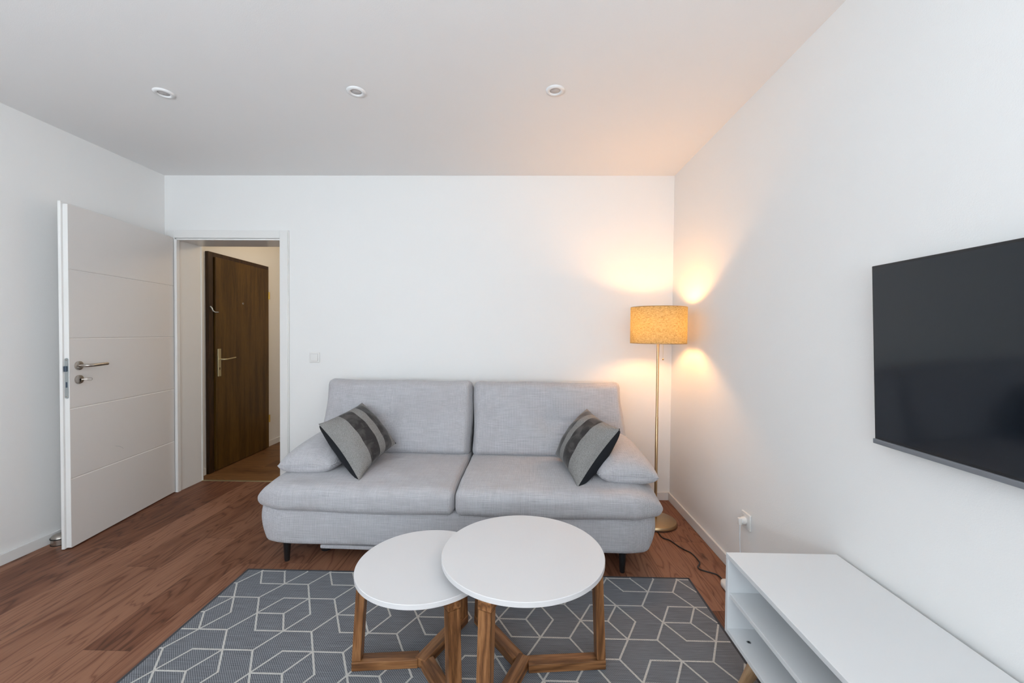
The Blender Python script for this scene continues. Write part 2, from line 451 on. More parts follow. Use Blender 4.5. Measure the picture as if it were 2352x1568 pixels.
# baseboards
BH, BT = .062, .013
def baseboard(name, x0, x1, y0, y1, lab=None):
    o = new(bbox(x0, x1, y0, y1, 0, BH, .003), name, M['trim']); struct(o, lab); return o
baseboard('baseboard_back', -1.80, XR - BT, -BT, 0)
baseboard('baseboard_right', XR - BT, XR, YR, 0)
baseboard('baseboard_left', XL, XL + BT, YR, -.02)
baseboard('baseboard_hall', HXL, HXL + BT, 1.275, HY1)
baseboard('baseboard_hall_near', HXL, HXL + BT, WT, .385)

# ------------------------------------------------------------------ white door frame (jambs, header, casing)
fr = empty('trim_2', (0, 0, 0)); struct(fr, 'white lacquered door frame around the open doorway')
JT = .012
bm = bmesh.new()
box(bm, DX0, DX0 + JT, -.0, WT, 0, DZ); box(bm, DX1 - .0, DX1 + .0 + JT, -.0, WT, 0, DZ)
new(bm, 'door_jamb', M['lacq'], fr)
new(bbox(DX0 + JT, DX1, 0.0, WT, DZ - .004, DZ + .012), 'door_header', M['lacq'], fr)
# rebate strips next to the leaf
bm = bbox(DX0 + .0, DX0 + .022, -.022, .012, 0, DZ - .001, .004)
merge(bm, bbox(DX0 + .022, DX1 + .001, -.016, .012, DZ - .006, DZ + .008, .003))
new(bm, 'door_seal_strip', M['lacq'], fr)
CW = .062
bm = bbox(DX0 - CW, DX0 + .004, -.018, 0, 0, DZ + .008 + CW, .003)
merge(bm, bbox(DX0 + .004, DX1, -.018, 0, DZ + .010, DZ + .010 + CW - .001, .003))
merge(bm, bbox(DX1, DX1 + CW, -.018, 0, 0, DZ + .010 + CW - .001, .003))
merge(bm, bbox(DX1 + CW - .002, DX1 + CW + .006, -.012, 0, 0, DZ + .012 + CW, .002))
new(bm, 'door_casing', M['lacq'], fr)
o = new(bbox(DX1 - .0015, DX1 + .002, -.005, .014, .962, 1.128, .001), 'strike_plate', M['darksteel'], fr); o['label'] = 'black strike plate'
# inner edge beads on the hallway side of the left jamb
bm = bbox(DX0 - .03, DX0 + .0, WT, WT + .016, 0, DZ + .03, .003); merge(bm, bbox(DX0 - .0, DX0 + .016, WT - .002, WT + .012, 0, DZ + .01, .003))
new(bm, 'hall_casing', M['trim'], fr)

# ------------------------------------------------------------------ white open door leaf
A = Vector((-2.5903, -.8768)); B = Vector((-2.70, -.0238))
ang = math.atan2(A.y - B.y, A.x - B.x)      # leaf runs from hinge B to free edge A
LW, LH, LT = .86, 1.985, .040
dr = empty('door_1', (B.x, B.y, .008), ang)
struct(dr, 'white grooved room door standing open against the left wall')
# local frame: +x along the leaf, +y = side facing the room (towards +X world), leaf lies at y<0
bm = bmesh.new()
gz = [.400, .808, 1.215, 1.612]; gw = .0045; gd = .003
zs = [0] + [q for g in gz for q in (g - gw, g, g + gw)] + [LH]
# front face with V grooves
pr = [(0, 0.0)] + [p for g in gz for p in ((g - gw, 0.0), (g, -gd), (g + gw, 0.0))] + [(LH, 0.0)]
fa = [bm.verts.new((0, y, z)) for z, y in pr]; fb = [bm.verts.new((LW, y, z)) for z, y in pr]
for i in range(len(pr) - 1): bm.faces.new((fa[i], fb[i], fb[i + 1], fa[i + 1]))
ba = [bm.verts.new((0, -LT + .014, z)) for z in (0, LH)]; bb = [bm.verts.new((LW - .013, -LT + .014, z)) for z in (0, LH)]
fe = [bm.verts.new((LW, -.0262, z)) for z in (0, LH)]
bm.faces.new([fa[0], ba[0], bb[0], fe[0], fb[0]]); bm.faces.new([fb[-1], fe[1], bb[1], ba[1], fa[-1]])
bm.faces.new([fb[i] for i in range(len(pr))][::-1] + [fe[0], fe[1]]) if False else None
e = [fb[i] for i in range(len(pr))]; bm.faces.new([fe[0], fe[1]] + e[::-1])
bm.faces.new([fa[i] for i in range(len(pr))] + [ba[1], ba[0]])
bm.faces.new([fe[0], bb[0], bb[1], fe[1]]); bm.faces.new([ba[0], ba[1], bb[1], bb[0]])
bmesh.ops.remove_doubles(bm, verts=bm.verts, dist=1e-6); bmesh.ops.recalc_face_normals(bm, faces=bm.faces)
new(bm, 'door_leaf', M['door'], dr)
# overlapping lip on the far (wall) side
new(bbox(-.001, LW + .0, -LT - .0, -LT + .0135, .0, LH + .012, .002), 'door_lip', M['lacq'], dr) if False else None
lip = bbox(.0, LW + .0135, -LT - .002, -LT + .0145, -.004, LH + .013, .002); new(lip, 'door_lip', M['lacq'], dr)
# thin white edge band on the free edge
new(bbox(LW - .0005, LW + .0012, -.0262, -.0005, 0.001, LH - .001), 'edge_band', M['lacq'], dr)
# lock plate on the edge with latch and bolt slot
def stadium(w, h, n=10):
    pts = []
    for i in range(n + 1): a = PI * i / n; pts.append((math.cos(a) * w / 2, h / 2 - w / 2 + math.sin(a) * w / 2))
    for i in range(n + 1): a = PI + PI * i / n; pts.append((math.cos(a) * w / 2, -h / 2 + w / 2 + math.sin(a) * w / 2))
    return pts
def plate_x(poly, t):      # polygon in (y,z) extruded along +x
    b = prism(poly, 0, t); bmesh.ops.transform(b, verts=b.verts, matrix=Matrix(((0, 0, 1, 0), (1, 0, 0, 0), (0, 1, 0, 0), (0, 0, 0, 1)))); bmesh.ops.recalc_face_normals(b, faces=b.faces); return b
zc = .985
lp = new(plate_x(stadium(.019, .235), .0022), 'lock_plate', M['zinc'], dr, loc=(LW + .0012, -.0135, zc))
new(bbox(0, .011, -.0065, .0065, -.016, .016, .002), 'latch', M['darksteel'], lp, loc=(.002, -.001, .055))
new(bbox(0, .0006, -.0045, .0045, -.016, .016), 'bolt_slot', M['darksteel'], lp, loc=(.0022, 0, -.037))
for s in (-1, 1): new(lathe([(0, .0007), (.0038, .0007), (.004, 0)], 16, 'X'), 'screw', M['steel'], lp, loc=(.0022, 0, s * .106), smooth=True)
# handle: rosette + lever, room side; and the mirrored one on the wall side
def lever(parent, side, z=1.055, x=.805):
    ro = new(lathe([(0, .010), (.021, .010), (.0255, .0085), (.026, 0)], 40, 'Y'), 'rosette', M['steel'], parent, smooth=True, sharp=35, loc=(x, 0, z), rot=(0, 0, 0 if side < 0 else PI))
    pts = [(0, 0, 0), (0, .035, 0), (0, .046, 0), (-.004, .054, 0), (-.014, .058, 0), (-.03, .059, 0), (-.128, .056, .003)]
    pts = [(p[0], p[1] * side, p[2]) for p in pts]
    hd = new(tube(pts, .0095, 16), 'door_handle', M['steel'], parent, smooth=True, sharp=50, loc=(x, 0, z)); return ro, hd
r1, h1 = lever(dr, 1)
r1.rotation_euler = (0, 0, PI)
kr = new(lathe([(0, .010), (.021, .010), (.0255, .0085), (.026, 0)], 40, 'Y'), 'keyhole_rosette', M['steel'], dr, smooth=True, sharp=35, loc=(.805, 0, .973), rot=(0, 0, PI))
kb = lathe([(0, .0108), (.0050, .0108), (.0050, .009)], 20, 'Y'); merge(kb, bbox(-.0026, .0026, -.0108, -.009, -.013, 0))
new(kb, 'keyhole', M['blackhole'], kr)
kk = bbox(-.0012, .0012, -.040, -.010, -.002, .002); b2 = tube([(0, -.034 - .012 * (1 - math.cos(a)), .009 * math.sin(a)) for a in [2 * PI * i / 16 for i in range(17)]], .0014, 6); merge(kk, b2)
ky = new(kk, 'key', M['steel'], kr); ky.rotation_euler = (0, 0, math.radians(35))
r2 = new(lathe([(0, .010), (.021, .010), (.0255, .0085), (.026, 0)], 40, 'Y'), 'rosette', M['steel'], dr, smooth=True, sharp=35, loc=(.805, -LT, 1.055))
new(tube([(.805, -LT, 1.055), (.805, -LT - .046, 1.055), (.799, -LT - .056, 1.055), (.785, -LT - .058, 1.055), (.68, -LT - .056, 1.058)], .0095, 16), 'door_handle', M['steel'], dr, smooth=True, sharp=50)
sc = tube([(.49 - .0 + .06 * i / 8, .0003, .475 + .035 * (i / 8) ** .6) for i in range(9)], .0007, 4)
new(sc, 'scuff_mark', M['zinc'], dr)['label'] = 'small grey scratch above the lowest groove'

# door stopper
ds = empty('door_stop', (-2.727, -.815, 0))
tag(ds, 'round brushed steel door stop with black rubber band beside the white door', 'door stop')
new(lathe([(0, .004), (.043, .004), (.043, 0)], 40), 'foot', M['rubber'], ds, smooth=True, sharp=30)
new(lathe([(0, .034), (.041, .034), (.041, .004), (0, .004)], 40), 'body', M['steel'], ds, smooth=True, sharp=30)
new(lathe([(0, .040), (.044, .040), (.0445, .037), (.044, .034), (0, .034)], 40), 'rubber_band', M['rubber'], ds, smooth=True, sharp=30)
new(lathe([(0, .062), (.012, .0612), (.025, .0575), (.036, .050), (.041, .040), (0, .040)], 40), 'cap', M['steel'], ds, smooth=True, sharp=50)

# ------------------------------------------------------------------ dark entrance door in the hallway's left wall
ed = empty('door_2', (HXL, 0, 0)); struct(ed, 'dark brown oak veneered front door in the hallway')
bm = bbox(.0, .030, .398, .452, 0, 1.975, .002)
merge(bm, bbox(.0, .030, .452, 1.272, 1.935, 1.975, .002)); new(bm, 'door_frame', M['veneer_frame'], ed)
new(bbox(.0, .012, .452, .478, .004, 1.935), 'door_gap', M['blackhole'], ed)
new(bbox(.0, .034, .478, 1.266, .008, 1.938, .002), 'door_leaf', M['veneer'], ed)
bp = new(bbox(0, .008, -.019, .019, -.126, .126, .003), 'back_plate', M['gold'], ed, loc=(.034, .515, .985)); bp['label'] = 'pale gold back plate'
new(tube([(.0, 0, 0), (.045, 0, 0), (.056, .008, 0), (.058, .022, 0), (.058, .135, .010)], .0085, 12, taper=.006), 'door_handle', M['gold'], bp, smooth=True, sharp=50, loc=(.004, .0, .03))
kb = lathe([(0, .0012), (.0055, .0012), (.0055, 0)], 18, 'X'); merge(kb, bbox(0, .0012, -.003, .003, -.018, 0)); new(kb, 'keyhole', M['blackhole'], bp, loc=(.008, 0, -.05))
for z in (.085, -.028): new(lathe([(0, .0008), (.0025, .0008), (.0025, 0)], 12, 'X'), 'screw', M['steel'], bp, loc=(.008, 0, z))
pe = new(lathe([(.004, .003), (.0085, .003), (.009, 0)], 24, 'X'), 'peephole', M['zinc'], ed, loc=(.034, .845, 1.545)); new(lathe([(0, .0015), (.0045, .0015)], 16, 'X'), 'lens', M['blackhole'], pe)
for z in (1.66, .32): new(tube([(.036, 1.270, z - .04), (.036, 1.270, z + .04)], .008, 10), 'hinge', M['hinge'], ed, smooth=True, sharp=50)['label'] = 'yellow brass hinge'
hk = new(tube([(.030, .418, 1.49), (.044, .420, 1.475), (.048, .425, 1.452), (.060, .438, 1.440), (.078, .455, 1.441)], .0065, 10, taper=.004), 'hook', M['zinc'], None, smooth=True, sharp=60)
hk.location = (HXL, 0, 0); tag(hk, 'small curved pale metal hook on the dark frame of the hallway door', 'hook')

# ------------------------------------------------------------------ switch, socket, plug
sw = empty('light_switch', (-1.6005, 0, 1.0735)); tag(sw, 'square white rocker light switch on the wall beside the doorway', 'switch')
new(bbox(-.0405, .0405, -.009, 0, -.0405, .0405, .004), 'switch_frame', M['plastic'], sw)
new(bbox(-.0285, .0285, -.0115, -.008, -.0285, .0285, .0008), 'recess', M['spot_lens'], sw)
new(bbox(-.0272, .0272, -.0145, -.009, -.0272, .0272, .0015), 'rocker', M['plastic'], sw)
so = empty('wall_socket', (XR, -1.096, .335)); tag(so, 'white square wall socket low on the right wall', 'socket')
new(bbox(-.010, 0, -.0405, .0405, -.0405, .0405, .004), 'socket_frame', M['plastic'], so)
new(lathe([(.0195, -.0115), (.0235, -.0115), (.0245, -.009)], 40, 'X'), 'socket_ring', M['plastic'], so, smooth=True)
new(bbox(-.0106, -.008, -.028, .028, -.028, .028, .001), 'socket_insert', M['plastic'], so)
pl = empty('power_plug', (XR - .011, -1.096, .335)); tag(pl, 'white plug in the wall socket with a cable hanging down behind the console', 'plug')
b_ = lathe([(0, 0.0), (.0185, 0.0), (.0195, -.012), (.014, -.020), (0, -.022)], 24, 'X')
merge(b_, bbox(-.036, -.014, -.0095, .0095, -.020, .014, .004))
new(b_, 'plug_body', M['plastic'], pl, smooth=True, sharp=40)
new(tube([(-.024, 0, -.014), (-.027, -.002, -.035), (-.028, -.004, -.10), (-.028, -.018, -.20), (-.026, -.05, -.30), (-.030, -.06, -.325)], .0032, 8, smooth_path=2), 'cable', M['cordw'], pl, smooth=True)
ps = empty('power_strip', (1.058, -1.120, 0)); ps.rotation_euler = (0, 0, math.radians(90)); tag(ps, 'rounded end of a white power strip on the floor behind the console', 'power strip')
new(cushion(.13, .026, .019, (.024, .024, .010), 24, 8, 6), 'body', M['plastic'], ps, smooth=True, loc=(-.10, 0, .019))

# ------------------------------------------------------------------ ceiling spotlights
def spot(x, y, lab, rot, w=.040):
    e = empty('ceiling_spotlight', (x, y, H), rot); tag(e, lab, 'ceiling light', 'row of recessed ceiling spotlights')
    new(lathe([(.026, -.001), (.028, -.0065), (.033, -.0085), (.044, -.006), (.0465, 0)], 48), 'ring', M['spot_ring'], e, smooth=True, sharp=60)
    new(lathe([(0, -.0022), (.0262, -.0022), (.027, 0)], 40), 'spot_lens', M['spot_lens'], e, smooth=True)
spot(-1.822, -1.111, 'recessed white ceiling spotlight nearest the open white door', 0)
spot(-.831, -1.118, 'recessed white ceiling spotlight in the middle of the row of three', 0)
spot(.167, -1.122, 'recessed white ceiling spotlight nearest the floor lamp', 0)

# ------------------------------------------------------------------ rug
RX0, RX1, RY0, RY1 = -1.435, .897, -2.66, -1.050; RT = .006
bm = bbox(RX0, RX1, RY0, RY1, 0, RT, .002, 1)
for f in bm.faces: f.material_index = 0
U, V_ = .0605, .1085; gx, gy = -1.410, -1.066
def rc(i, h): return (gx + h * U, gy - i * V_)
base = {'V': (1, 4, [(-1, -1), (-1, 1), (0, -2), (0, 2), (1, -1)]), 'O': (2, 7, [(0, -2), (0, 2), (-1, -1), (1, -1), (1, 1)]), 'Q': (3, 4, [(-1, -1), (-1, 1), (0, 2), (1, 1), (1, -1)])}
mg = .012; lw = .0038
def clip(p, q):
    x0, y0 = p; x1, y1 = q; t0, t1 = 0., 1.
    for d, a, b in ((x1 - x0, x0, (RX0 + mg, RX1 - mg)), (y1 - y0, y0, (RY0 + mg, RY1 - mg))):
        if abs(d) < 1e-9:
            if not b[0] <= a <= b[1]: return None
            continue
        ta, tb = sorted(((b[0] - a) / d, (b[1] - a) / d)); t0, t1 = max(t0, ta), min(t1, tb)
    if t0 >= t1 - 1e-4: return None
    return (x0 + (x1 - x0) * t0, y0 + (y1 - y0) * t0), (x0 + (x1 - x0) * t1, y0 + (y1 - y0) * t1)
zl = 0
for (r0, h0, es) in base.values():
    for a in range(-4, 9):
        for b in range(-12, 13):
            r, h = r0 + 3 * a, h0 + 3 * a + 6 * b
            if r < -2 or r > 18 or h < -4 or h > 44: continue
            for dr_, dh in es:
                c = clip(rc(r, h), rc(r + dr_, h + dh))
                if not c: continue
                p, q = Vector((*c[0], 0)), Vector((*c[1], 0)); t = (q - p).normalized(); nrm = Vector((-t.y, t.x, 0)) * lw
                p -= t * .003; q += t * .003; zz = RT + .0006 + .00012 * (zl % 5); zl += 1
                vv = [bm.verts.new((w.x, w.y, zz)) for w in (p + nrm, p - nrm, q - nrm, q + nrm)]
                ff = bm.faces.new(vv); ff.normal_update()
                if ff.normal.z < 0: ff.normal_flip()
                ff.material_index = 1
for z in ((RX0 - .002, RX0 + .008, RY0, RY1), (RX1 - .008, RX1 + .002, RY0, RY1), (RX0, RX1, RY1 - .008, RY1 + .002), (RX0, RX1, RY0 - .002, RY0 + .008)):
    box(bm, z[0], z[1], z[2], z[3], 0, RT + .0008, 2)
rug = new(bm, 'rug', [M['rug'], M['rug_line'], M['rug_edge']])
tag(rug, 'grey woven rug with off-white geometric line pattern under the two coffee tables', 'rug')

# ------------------------------------------------------------------ coffee tables
def bar(name, p0, p1, w, h, mat, parent, bev=.0025):
    """square section bar; its local z runs from p0 to p1, w = tangential width, h = the other side"""
    p0, p1 = Vector(p0), Vector(p1); L = (p1 - p0).length; d = (p1 - p0).normalized()
    b = bbox(-w / 2, w / 2, -h / 2, h / 2, 0, L, bev)
    return b, p0, d, L
def coffee_table(name, c, D, zt, angles, rb, rt, label):
    RT = .0074; e = empty(name, (c[0], c[1], RT)); tag(e, label, 'coffee table', 'pair of round white coffee tables on wooden frames'); zt -= RT
    T = .018; R = D / 2
    new(lathe([(0, zt), (R - .0015, zt), (R, zt - .0015), (R, zt - T + .001), (R - .001, zt - T), (0, zt - T)], 128), 'tabletop', M['tabletop'], e, smooth=True, sharp=30)
    w, h = .048, .036
    for i, a in enumerate(angles):
        a = math.radians(a); u = Vector((math.cos(a), math.sin(a), 0)); t = Vector((-math.sin(a), math.cos(a), 0))
        def place(o, p, z_axis, y_axis):
            x_axis = y_axis.cross(z_axis); o.matrix_local = Matrix(((x_axis.x, y_axis.x, z_axis.x, p.x), (x_axis.y, y_axis.y, z_axis.y, p.y), (x_axis.z, y_axis.z, z_axis.z, p.z), (0, 0, 0, 1)))
        Zu = Vector((0, 0, 1))
        s0 = -.028 if i == 0 else .0235
        hh = h - .0012 * i; o = new(bbox(-w / 2, w / 2, -hh / 2, hh / 2, 0, rb - s0, .0025), 'base_rail', M['oak'], e); place(o, u * s0 + Zu * (hh / 2), u, Zu)
        o = new(bbox(-w / 2, w / 2, -.015, .015, 0, rt - s0, .0025), 'top_rail', M['oak'], e); place(o, u * s0 + Zu * (zt - T - .015), u, Zu)
        z0, z1 = h, zt - T - .030
        # leg: leans inwards, feet flat
        lb = bmesh.new(); q = []
        rl = .034
        vs4 = [(rb - rl, z0), (rb - .0008, z0), (rt - .0008, z1), (rt - rl, z1)]
        L = z1 - z0
        aa = [lb.verts.new((-w / 2 + .001, r_ - rb, z_ - z0)) for r_, z_ in vs4]; bb_ = [lb.verts.new((w / 2 - .001, r_ - rb, z_ - z0)) for r_, z_ in vs4]
        lb.faces.new(aa); lb.faces.new(bb_[::-1])
        for k in range(4): lb.faces.new((aa[k], aa[(k + 1) % 4], bb_[(k + 1) % 4], bb_[k]))
        bmesh.ops.recalc_face_normals(lb, faces=lb.faces); bmesh.ops.bevel(lb, geom=list(lb.edges), offset=.002, segments=2, affect='EDGES')
        o = new(lb, 'leg', M['oak'], e); place(o, u * rb + Zu * z0, Zu, u)
    return e
coffee_table('coffee_table', (.023, -1.667), .605, .460, (246.5, 126.5, 5.5), .318, .302, 'larger and higher round white coffee table with splayed oak frame, overlapping the lower one')
coffee_table('coffee_table', (-.349, -1.652), .510, .402, (64, 305.5, 185.5), .268, .250, 'smaller and lower round white coffee table tucked under the edge of the higher one')

# ------------------------------------------------------------------ sofa (local frame: x right, y towards the wall, front at negative y)
sa = math.radians(-1.4)
SX, SY = -.330, -.100
sofa = empty('sofa', (SX, SY, 0), sa)
tag(sofa, 'light grey ribbed fabric two seat sofa with black tapered legs against the back wall', 'sofa')
W2 = 1.125                                    # half width at the seat
def smooth01(t): t = max(0, min(1, t)); return t * t * (3 - 2 * t)
# base body: bulges at mid height, tucked in at the bottom
def wbase(x, y, z, u, v, w):
    k = (z + .105) / .21
    sx = 1 if x > 0 else -1
    e = smooth01((abs(x) - .80) / .30)
    x -= sx * e * (.050 * (1 - k) ** 2.2 + .016 * k ** 3)
    if y < 0:
        g = smooth01(-y / .38); y += g * (.012 * (1 - k) ** 2 + .020 * k ** 3)
        y += .045 * smooth01((abs(x) - .86) / .26) ** 2 * g
    z += .002 * math.sin(x * 9)
    return (x, y, z)
new(cushion(1.110, .440, .105, (.045, .045, .022), 90, 30, 18, wbase), 'base', M['sofa'], sofa, smooth=True, loc=(0, -.476, .207))
# flap under the base
new(cushion(.66, .012, .011, (.01, .008, .006), 40, 4, 4), 'under_flap', M['sofa'], sofa, smooth=True, loc=(-.08, -.872, .0885))
# seats
split = .012
SH = .078
def seat(x0, x1, outer):
    cx = (x0 + x1) / 2; hx = (x1 - x0) / 2
    def wp(x, y, z, u, v, w):
        k = (z + SH) / (2 * SH)                      # 0 bottom, 1 top
        d = hx - x * outer                            # distance from the outer end
        q = max(0., min(1., (.175 - d) / .175))
        g = math.sqrt(max(0., 1 - .93 * q * q)); q2 = max(0., min(1., (.04 - d) / .04)); g2 = math.sqrt(1 - .75 * q2 * q2)
        zc = -.040
        z = zc + (z - zc) * (g if z > zc else g2)
        fr_ = smooth01((-y - .22) / .25)
        z += k * (.010 * (1 - u * u) * (1 - v * v) - .019 * fr_)
        z -= (1 - k) * .010 * fr_ * (1 - q) * (1 + .5 * math.cos(x * 7 + outer))
        # ends: narrower to the rear, front corner rounded in plan
        x -= outer * .050 * smooth01((y + .2) / .6) * (1 - d / (2 * hx))
        y += .055 * smooth01((.24 - d) / .24) ** 2 * smooth01(-y / .45)
        # tuft crease
        dx, dy = x - .07, y - .06
        z -= k * (.014 * math.exp(-(dx * dx + dy * dy) / .0035) + .006 * math.exp(-(dy / .012) ** 2) * math.exp(-(dx / .17) ** 2))
        z += k * .0028 * math.sin(x * 15 + y * 11) * math.sin(y * 17 + 1)
        return (x, y, z)
    return cushion(hx, .465, SH, (.035, .055, .055), 72, 48, 18, wp), cx
b_, cx = seat(-W2 + .014, split, -1); new(b_, 'seat_cushion', M['sofa'], sofa, smooth=True, loc=(cx, -.475, .376))
b_, cx = seat(split + .002, W2 + .010, 1); new(b_, 'seat_cushion', M['sofa'], sofa, smooth=True, loc=(cx, -.475, .376))
# back cushions
def backc(x0, x1, outer, seed):
    hx = (x1 - x0) / 2
    def wp(x, y, z, u, v, w):
        k = (z + .26) / .52
        x -= outer * .028 * smooth01(k) * (x * outer / hx + 1) / 2
        x -= outer * .0
        q = smooth01((-y + .02) / .10)
        bul = (1 - abs(u) ** 3) * (1 - abs(w) ** 3)
        y -= q * .030 * bul
        y += q * (.006 * math.exp(-(x / .010) ** 2) * bul + .008 * math.exp(-(z / .009) ** 2) * bul * smooth01(.5 + x / .1 * -outer * -1) + .020 * math.exp(-(x * x + z * z) / .0035))
        y += q * .003 * math.sin(x * 13 + seed) * math.sin(z * 15)
        x += .006 * math.sin(z * 14 + seed) * abs(u) ** 4
        if z > 0: z += .008 * (abs(u) ** 3) + .003 * math.sin(x * 11 + seed) - .005 * math.exp(-(x / .03) ** 2)
        return (x, y, z)
    b = cushion(hx, .105, .258, (.045, .075, .055), 72, 16, 48, wp); return b, (x0 + x1) / 2
for (x0, x1, o_, sd) in ((-1.040, .010, -1, 1.), (.022, 1.062, 1, 2.6)):
    b_, cx = backc(x0, x1, o_, sd); new(b_, 'back_cushion', M['sofa'], sofa, smooth=True, loc=(cx, -.205, .676), rot=(math.radians(-11), 0, 0))
new(bbox(-.95, .97, -.075, -.015, .30, .84, .02), 'backrest_frame', M['sofa'], sofa)
# armrest pads: pinched wedge cushions
def pad(side):
    bm = bmesh.new(); n = 36; rings = {}
    def P(i, j, s):
        u, v = 2 * i / n - 1, 2 * j / n - 1
        u_ = math.sin(u * PI / 2); v_ = math.sin(v * PI / 2)
        tt = max(0, 1 - abs(u_) ** 2.4) ** .60 * max(0, 1 - abs(v_) ** 4) ** .50
        tb = max(0, 1 - abs(u_) ** 3) ** .45 * max(0, 1 - abs(v_) ** 6) ** .30
        X = .170 * u_ * (1 - .07 * abs(v_) ** 6); Y = .260 * v_ * (1 - .05 * abs(u_) ** 3)
        z = .108 * tt * (1 + .18 * v_) if s > 0 else -.068 * tb
        z += .020 * (v_ + 1) - .012 * max(0, X * side / .17) ** 2
        X += -side * .022 * (v_ + 1)             # rear end closer to the middle
        return (X, Y, z)
    V = {}
    for s in (1, -1):
        for i in range(n + 1):
            for j in range(n + 1):
                if s < 0 and (i in (0, n) or j in (0, n)): V[i, j, s] = V[i, j, 1]
                else: V[i, j, s] = bm.verts.new(P(i, j, s))
        for i in range(n):
            for j in range(n): bm.faces.new((V[i, j, s], V[i + 1, j, s], V[i + 1, j + 1, s], V[i, j + 1, s]))
    bmesh.ops.recalc_face_normals(bm, faces=bm.faces)
    loop = [P(i, 0, 1) for i in range(n + 1)] + [P(n, j, 1) for j in range(1, n + 1)] + [P(i, n, 1) for i in range(n - 1, -1, -1)] + [P(0, j, 1) for j in range(n - 1, -1, -1)]
    return bm, tube(loop, .0022, 6)
def armpad(side, loc):
    a, b = pad(side); o = new(a, 'arm_cushion', M['sofa'], sofa, smooth=True, loc=loc); new(b, 'piping', M['sofa'], o, smooth=True)
armpad(-1, (-.892, -.520, .503))
armpad(1, (.963, -.558, .500))
for x in (-.93, .915): new(lathe([(0, 0), (.0115, 0), (.0135, .004), (.021, .120), (0, .120)], 24), 'leg', M['legblack'], sofa, smooth=True, sharp=40, loc=(x, -.874, 0))
for x in (-.93, .915): new(lathe([(0, 0), (.0115, 0), (.0135, .004), (.022, .13), (0, .13)], 24), 'leg', M['legblack'], sofa, smooth=True, sharp=40, loc=(x, -.16, 0))
for x in (-.775, .775): new(lathe([(0, 0), (.030, 0), (.031, .01), (.031, .12), (0, .12)], 24), 'middle_foot', M['legblack'], sofa, smooth=True, sharp=40, loc=(x, -.735, 0))

# ------------------------------------------------------------------ striped throw pillows
def pillow(name, Ac, Bc, Cc, Dc, label, T=.092, stripes=(.29, .52, .68, .87)):
    """corners: A-D edge carries the wide wool band, stripes run parallel to it; front faces the camera"""
    A_, B_, C_, D_ = (Vector(q) for q in (Ac, Bc, Cc, Dc))
    c = (A_ + B_ + C_ + D_) / 4
    ex = ((B_ + C_) - (A_ + D_)); ex.normalize()         # across the stripes
    ey = ((A_ + B_) - (D_ + C_)); ey = (ey - ex * ey.dot(ex)).normalized(); ez = ex.cross(ey)
    if ez.dot(cam.matrix_world.translation - c) < 0: flip = -1
    else: flip = 1
    Mx = Matrix(((ex.x, ey.x, ez.x, c.x), (ex.y, ey.y, ez.y, c.y), (ex.z, ey.z, ez.z, c.z), (0, 0, 0, 1)))
    Mi = Mx.inverted()
    q = [Mi @ w for w in (A_, B_, C_, D_)]
    n = 44
    us = sorted(set([i / n for i in range(n + 1)] + list(stripes)))
    def P(a, b, s):     # a across stripes 0..1, b 0..1 from D/C side to A/B side
        u, v = 2 * a - 1, 2 * b - 1
        a2 = a; b2 = b
        bot = q[3].lerp(q[2], a2); top = q[0].lerp(q[1], a2); p = bot.lerp(top, b2)
        cen = sum(q, Vector()) / 4
        pin = .085
        p = p + (cen - p) * (pin * ((1 - v * v) * u ** 4 + (1 - u * u) * v ** 4))
        tk = (max(0, (1 - u * u)) * max(0, (1 - v * v))) ** (.50 if s == flip else .36)
        wr = .0035 * math.sin(9 * u + 4 * v) * math.sin(7 * v + 1) * tk
        p.z += s * (T * (1 if s == flip else 1.25) * tk + wr); return p
    e = empty(name); e.matrix_world = Mx
    tag(e, label, 'pillow', 'striped throw pillows on the sofa')
    for s, nm in ((flip, 'front_panel'), (-flip, 'back_panel')):
        bm = bmesh.new(); G = {}
        for i, a in enumerate(us):
            for j in range(n + 1): G[i, j] = bm.verts.new(P(a, j / n, s))
        for i in range(len(us) - 1):
            m = (us[i] + us[i + 1]) / 2; k = sum(m > t for t in stripes)
            for j in range(n):
                f = bm.faces.new((G[i, j], G[i + 1, j], G[i + 1, j + 1], G[i, j + 1])); f.material_index = (k % 2) if nm == 'front_panel' else 0
                if s < 0: f.normal_flip()
        o = new(bm, nm, [M['wool'], M['velvet']] if nm == 'front_panel' else M['pillow_back'], e, smooth=True)
        if nm == 'back_panel': o['label'] = 'plain black reverse'
    return e
pillow('throw_pillow', (-1.172, -.815, .735), (-1.052, -.455, .802), (-.800, -.525, .550), (-.885, -.935, .450), 'grey and anthracite striped pillow leaning on the left arm cushion of the sofa')
pillow('throw_pillow', (.570, -.880, .745), (.442, -.505, .790), (.238, -.535, .500), (.323, -.965, .440), 'striped pillow lit warm on top, leaning on the arm cushion near the lamp')

# ------------------------------------------------------------------ floor lamp
LX, LY = .930, -.402
lm = empty('floor_lamp', (LX, LY, 0)); tag(lm, 'lit brass floor lamp with beige drum shade in the corner behind the sofa', 'lamp')
new(lathe([(0, .034), (.012, .034), (.012, .0325), (.118, .0300), (.134, .0255), (.1395, .017), (.1395, .008), (0, .008)], 80), 'base', M['brass'], lm, smooth=True, sharp=40)
new(lathe([(0, .008), (.131, .008), (.131, 0), (0, 0)], 60), 'foot_pad', M['rubber'], lm, smooth=True, sharp=40)
new(lathe([(.0095, .03), (.0095, .72), (.0085, .722), (.0085, 1.275), (0, 1.275)], 24), 'pole', M['brass'], lm, smooth=True, sharp=40)
SZ0, SZ1, SR = 1.217, 1.457, .181
sh = new(lathe([(SR, SZ0), (SR, SZ1), (SR - .0015, SZ1), (SR - .0015, SZ0), (SR, SZ0)], 96), 'lamp_shade', M['shade'], lm, smooth=True, sharp=40)
